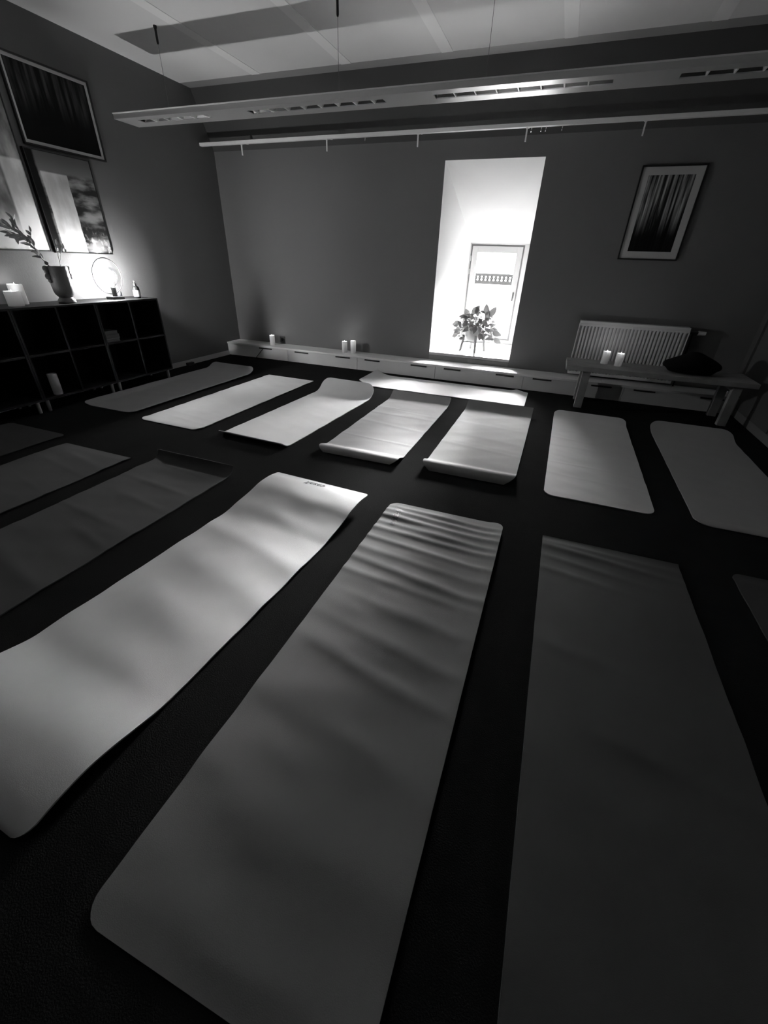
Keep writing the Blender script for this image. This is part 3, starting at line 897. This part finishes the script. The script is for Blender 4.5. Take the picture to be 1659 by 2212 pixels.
# ------------------------------------------------------------------ rail with hooks in front of the leaning wall
rail = thing('hook_rail', 'long pale rail with small hooks running high along the back wall', 'rail', (-1.2, 5.045, 2.258))
MB().box(XL + 1.2 + .002, XR + 1.2 - .002, -.02, .02, 0, .030).build('rail_bar', M_RAIL, rail, bevel=.003)
fb = None
for x in (-3.67, -2.61, -1.62, -.60, .35, 1.35):
    b = MB().box(-.006, .006, .0, .012, -.095, .0)
    b.prism([(.02, .006), (.13, .02), (.13, .03), (.02, .024)], -.006, .006)
    b.box(-.01, .01, -.004, .016, -.006, .0)
    o = b.build('bracket', M_RAIL, rail); o.location = (x + 1.2, 0, 0)
hk = MB().tube([(0, 0, .002), (0, 0, -.018), (0, -.008, -.034), (0, -.016, -.030), (0, -.017, -.02)], .0035, 8).mesh('hook', M_HOOK, smooth=True)
for x in (-2.175, -.56, -.476, -.437, -.30):
    o = bpy.data.objects.new('hook', hk); C.objects.link(o); o.parent = rail; o.location = (x + 1.2, 0, 0)

# ------------------------------------------------------------------ radiator
rad = thing('radiator', 'white ribbed panel radiator on the back wall behind the wooden bench', 'radiator', (.25, YB, .20))
MB().box(0, 1.0, -.075, -.035, 0, .505).build('panel', M_RAD, rad, bevel=.004)
MB().box(-.004, 1.004, -.112, -.012, .505, .535).build('top_grille', M_RAD, rad, bevel=.004)
MB().box(-.006, .0, -.11, -.014, .0, .505).build('side_cover', M_RAD, rad)
MB().box(1.0, 1.006, -.11, -.014, .0, .505).build('side_cover', M_RAD, rad)
rb = MB().prism([(-.013, -.075), (-.008, -.105), (.008, -.105), (.013, -.075)], .025, .485, 'z').mesh('rib', M_RAD, smooth=False)
for i in range(29):
    o = bpy.data.objects.new('rib', rb); C.objects.link(o); o.parent = rad; o.location = (.033 + i * .03336, 0, 0)
MB().box(.0, 1.0, -.112, -.074, .485, .506).box(.0, 1.0, -.112, -.074, 0, .025).build('cross_band', M_RAD, rad)
for x in (.2, .8): MB().box(x - .02, x + .02, -.035, 0, .05, .45).build('wall_bracket', M_RAD, rad)
MB().tube([(1.006, -.062, .49), (1.085, -.062, .49)], .012, 12).build('valve_pipe', M_BLACK, rad, smooth=True)
MB().tube([(1.085, -.062, .49), (1.10, -.062, .49), (1.15, -.062, .49)], .021, 16, .016).build('thermostat_knob', mat('white_knob', .7, .4), rad, smooth=True)
MB().tube([(1.045, -.062, .49), (1.045, -.062, .1), (1.045, -.062, -.03)], .008, 10).build('supply_pipe', M_BLACK, rad, smooth=True)

# ------------------------------------------------------------------ wooden bench with candles and bag
wbn = thing('wooden_bench', 'greyed wooden plank bench with slab legs below the radiator', 'bench', (.19, 4.5, 0))
MB().box(0, 1.56, -.02, .225, .358, .40).build('seat_plank', M_WOOD, wbn, bevel=.004)
MB().box(0, 1.56, .23, .43, .358, .40).build('seat_plank', M_WOOD, wbn, bevel=.004)
for x in (.16, 1.395):
    for y in (.03, .345):
        MB().box(x, x + .072, y, y + .055, 0, .358).build('leg', M_WOOD, wbn, bevel=.003)
    MB().box(x + .012, x + .06, .085, .345, .30, .352).build('cross_rail', M_WOOD, wbn, bevel=.003)

bag = thing('cloth_bag', 'black soft cloth bag slumped on the wooden bench', 'bag', (1.27, 4.69, .40))
bb = MB().ball((0, 0, .07), .235, .165, .07, 36, 18)
rn = random.Random(8)
for i, (x, y, z) in enumerate(bb.v):
    kx = 1 + .06 * math.sin(9 * x + 3) + .05 * math.sin(14 * y)
    z2 = z * (1 + .2 * math.exp(-((x + .02) / .09) ** 2)) * (1 + .1 * math.sin(11 * x + 1.2))
    if z < .03: z2 = max(z2 * .4, 0.0)
    bb.v[i] = (x * kx, y * kx, max(0.001, z2))
bb.build('body', M_BAG, bag, smooth=True)
MB().tube([(-.06, 0, .13), (-.045, .0, .158), (-.01, .0, .166), (.025, .0, .158), (.04, 0, .13)], .009, 10).build('carry_loop', M_BAG, bag, smooth=True)

# ------------------------------------------------------------------ small things by the walls
so = thing('wall_socket', 'dark square wall socket above the drawer bench by the single candle', 'socket', (-3.502, YB, .222))
MB().box(-.04, .04, -.012, 0, -.04, .04).build('socket_plate', mat('dark_socket_plastic', .07, .5), so, bevel=.003)
MB().tube([(0, -.013, 0), (0, -.0125, 0)], .019, 20).build('plug_hole', M_BLACK, so)
pts = [(-3.63, 4.962, .128), (-3.66, 4.955, .10), (-3.73, 4.955, .03), (-3.755, 4.95, .006), (-3.80, 4.95, .004), (-3.9, 4.96, .004), (-4.05, 4.93, .004)]
tag(MB().tube(pts, .004, 8).build('power_cable', M_BLACK, None, smooth=True), 'thin black cable hanging down the drawer front near the left corner', 'cable')
pa = thing('power_adapter', 'small black adapter on the floor against the left baseboard', 'adapter', (-4.185, 4.19, 0))
MB().box(-.022, .022, -.05, .05, 0, .035).build('case', M_BLACK, pa, bevel=.004)
MB().box(.0225, .024, .01, .02, .02, .026).build('lamp_window', M_HOOK, pa)

# ------------------------------------------------------------------ plant on a stand in the window recess
PX, PY = -.925, 5.645
st = thing('plant_stand', 'dark wooden four legged plant stand on the window sill', 'plant stand', (PX, PY, WZ0))
lm = MB().add([(q * .013 + dx, w_ * .013 + dx * 0, zz) for zz, dx, k_ in ((0, .024, 1), (.13, 0, 1), (.19, 0, 1)) for q, w_ in ((-1, -1), (1, -1), (1, 1), (-1, 1))],
              [(0, 3, 2, 1), (8, 9, 10, 11)] + [(i + a, i + (a + 1) % 4, i + 4 + (a + 1) % 4, i + 4 + a) for i in (0, 4) for a in range(4)]).mesh('leg', M_STANDWOOD)
for a in (205, 292, 20, 108):
    o = bpy.data.objects.new('leg', lm); C.objects.link(o); o.parent = st
    o.location = (.131 * math.cos(math.radians(a)), .131 * math.sin(math.radians(a)), 0)
    o.rotation_euler = (0, 0, math.radians(a))
for a in (205, 292):
    cr_ = MB().box(-.125, .125, -.008, .008, .095, .113).build('cross_bar', M_STANDWOOD, st)
    cr_.rotation_euler = (0, 0, math.radians(a)); 
    cr_.scale = (1, 1, 1) if a == 205 else (1, 1, .97)

pt = thing('potted_plant', 'leafy trailing plant in a round pot on the stand before the window', 'plant', (PX, PY, WZ0 + .114))
MB().lathe([(.06, 0), (.078, .004), (.10, .03), (.111, .07), (.112, .11), (.108, .145), (.104, .152), (.098, .150), (.10, .12), (.095, .115), (.002, .118)], 32).build('pot', M_POT, pt, smooth=True)
MB().lathe([(.001, .119), (.094, .12), (.09, .128), (.001, .132)], 24).build('soil', mat('dark_soil', .02, .9), pt)
LM = [leaf_mesh('leaf', .085, .034, M_LEAF, .3, .35), leaf_mesh('leaf', .105, .038, M_LEAF, .25, .2), leaf_mesh('leaf', .07, .03, M_LEAF, .35, .5)]
rn = random.Random(21)
stems = MB()
for i in range(125):
    a = rn.uniform(0, 2 * PI)
    rr = .02 + .2 * rn.random() ** .7
    hi = .21 * max(0.0, 1 - (rr / .24) ** 2)
    zz = .155 + rn.uniform(-.02, 1) * hi
    if rr > .14: zz = .15 + rn.uniform(-.12, .07)
    p = Vector((rr * math.cos(a) * 1.08, rr * math.sin(a) * .8, max(zz, .03)))
    if p.y < -.03 and abs(p.x) < .10 and p.z < .15: p.z = .15 + rn.uniform(0, .1)
    root = Vector((rn.uniform(-.06, .06), rn.uniform(-.06, .06), .122))
    md = (root + p) / 2 + Vector((0, 0, .06))
    stems.tube([root, md, p], .0022, 5, .0014)
    d = Vector((math.cos(a + rn.uniform(-.8, .8)), math.sin(a + rn.uniform(-.8, .8)), rn.uniform(-.7, .7)))
    add_leaf(rn.choice(LM), 'leaf', pt, p, d, (rn.uniform(-.6, .6), -.6, .7), rn.uniform(.7, 1.15))
for p, d, sc_ in (((-.06, 0, .30), (.6, -.1, .75), 1.25), ((-.09, 0, .27), (-.5, 0, .8), 1.0), ((.02, 0, .29), (-.25, 0, 1), 1.05), ((.12, 0, .30), (-.15, 0, 1), 1.2), ((.16, 0, .29), (.55, 0, 1), 1.2), ((.13, 0, .25), (.1, 0, 1), 1.1), ((-.2, 0, .17), (-1, 0, .1), .9), ((-.2, -.02, .07), (-1, -.1, -.5), .8), ((.22, 0, .12), (1, -.2, -.2), 1.1)):
    root = Vector((p[0] * .3, p[1], .122)); md = (root + Vector(p)) / 2 + Vector((0, 0, .03))
    stems.tube([root, md, Vector(p)], .0024, 5, .0015)
    add_leaf(LM[1], 'leaf', pt, p, d, (0, -1, .25), sc_)
stems.tube([(.08, -.01, .12), (.16, -.02, .15), (.23, -.02, .08), (.255, -.02, .04)], .0022, 5)
add_leaf(LM[1], 'leaf', pt, (.25, -.02, .05), (.75, 0, -.35), (0, -1, .4), 1.0)
so_ = stems.build('stems', M_LEAF, pt, smooth=True)
so_['kind'] = 'stuff'

# ------------------------------------------------------------------ building across the street, seen through the pane
bd = thing('building', 'pale building across the street with a balustrade on top, seen through the window', 'building', (-2, 15.0, -7))
BX0, BX1 = -9.0, 7.0
MB().box(BX0, BX1, .0, 8, 0, 7.665).build('facade', M_FACADE, bd)
MB().box(BX0, BX1, -.04, .14, 7.665, 7.70).build('cornice', M_FACADE, bd)
MB().box(BX0, BX1, .0, .12, 7.70, 7.79).build('plinth_rail', M_STONE, bd)
MB().box(BX0, BX1, .01, .11, 7.92, 7.99).build('top_rail', M_STONE, bd)
bm_ = MB().lathe([(.05, 7.79), (.05, 7.805), (.028, 7.815), (.056, 7.85), (.046, 7.885), (.026, 7.905), (.05, 7.915), (.05, 7.92)], 10, (0, .06, 0)).mesh('baluster', M_STONE, smooth=True)
for i in range(46):
    o = bpy.data.objects.new('baluster', bm_); C.objects.link(o); o.parent = bd
    o.location = (-2.9 + i * .125, 0, 0)
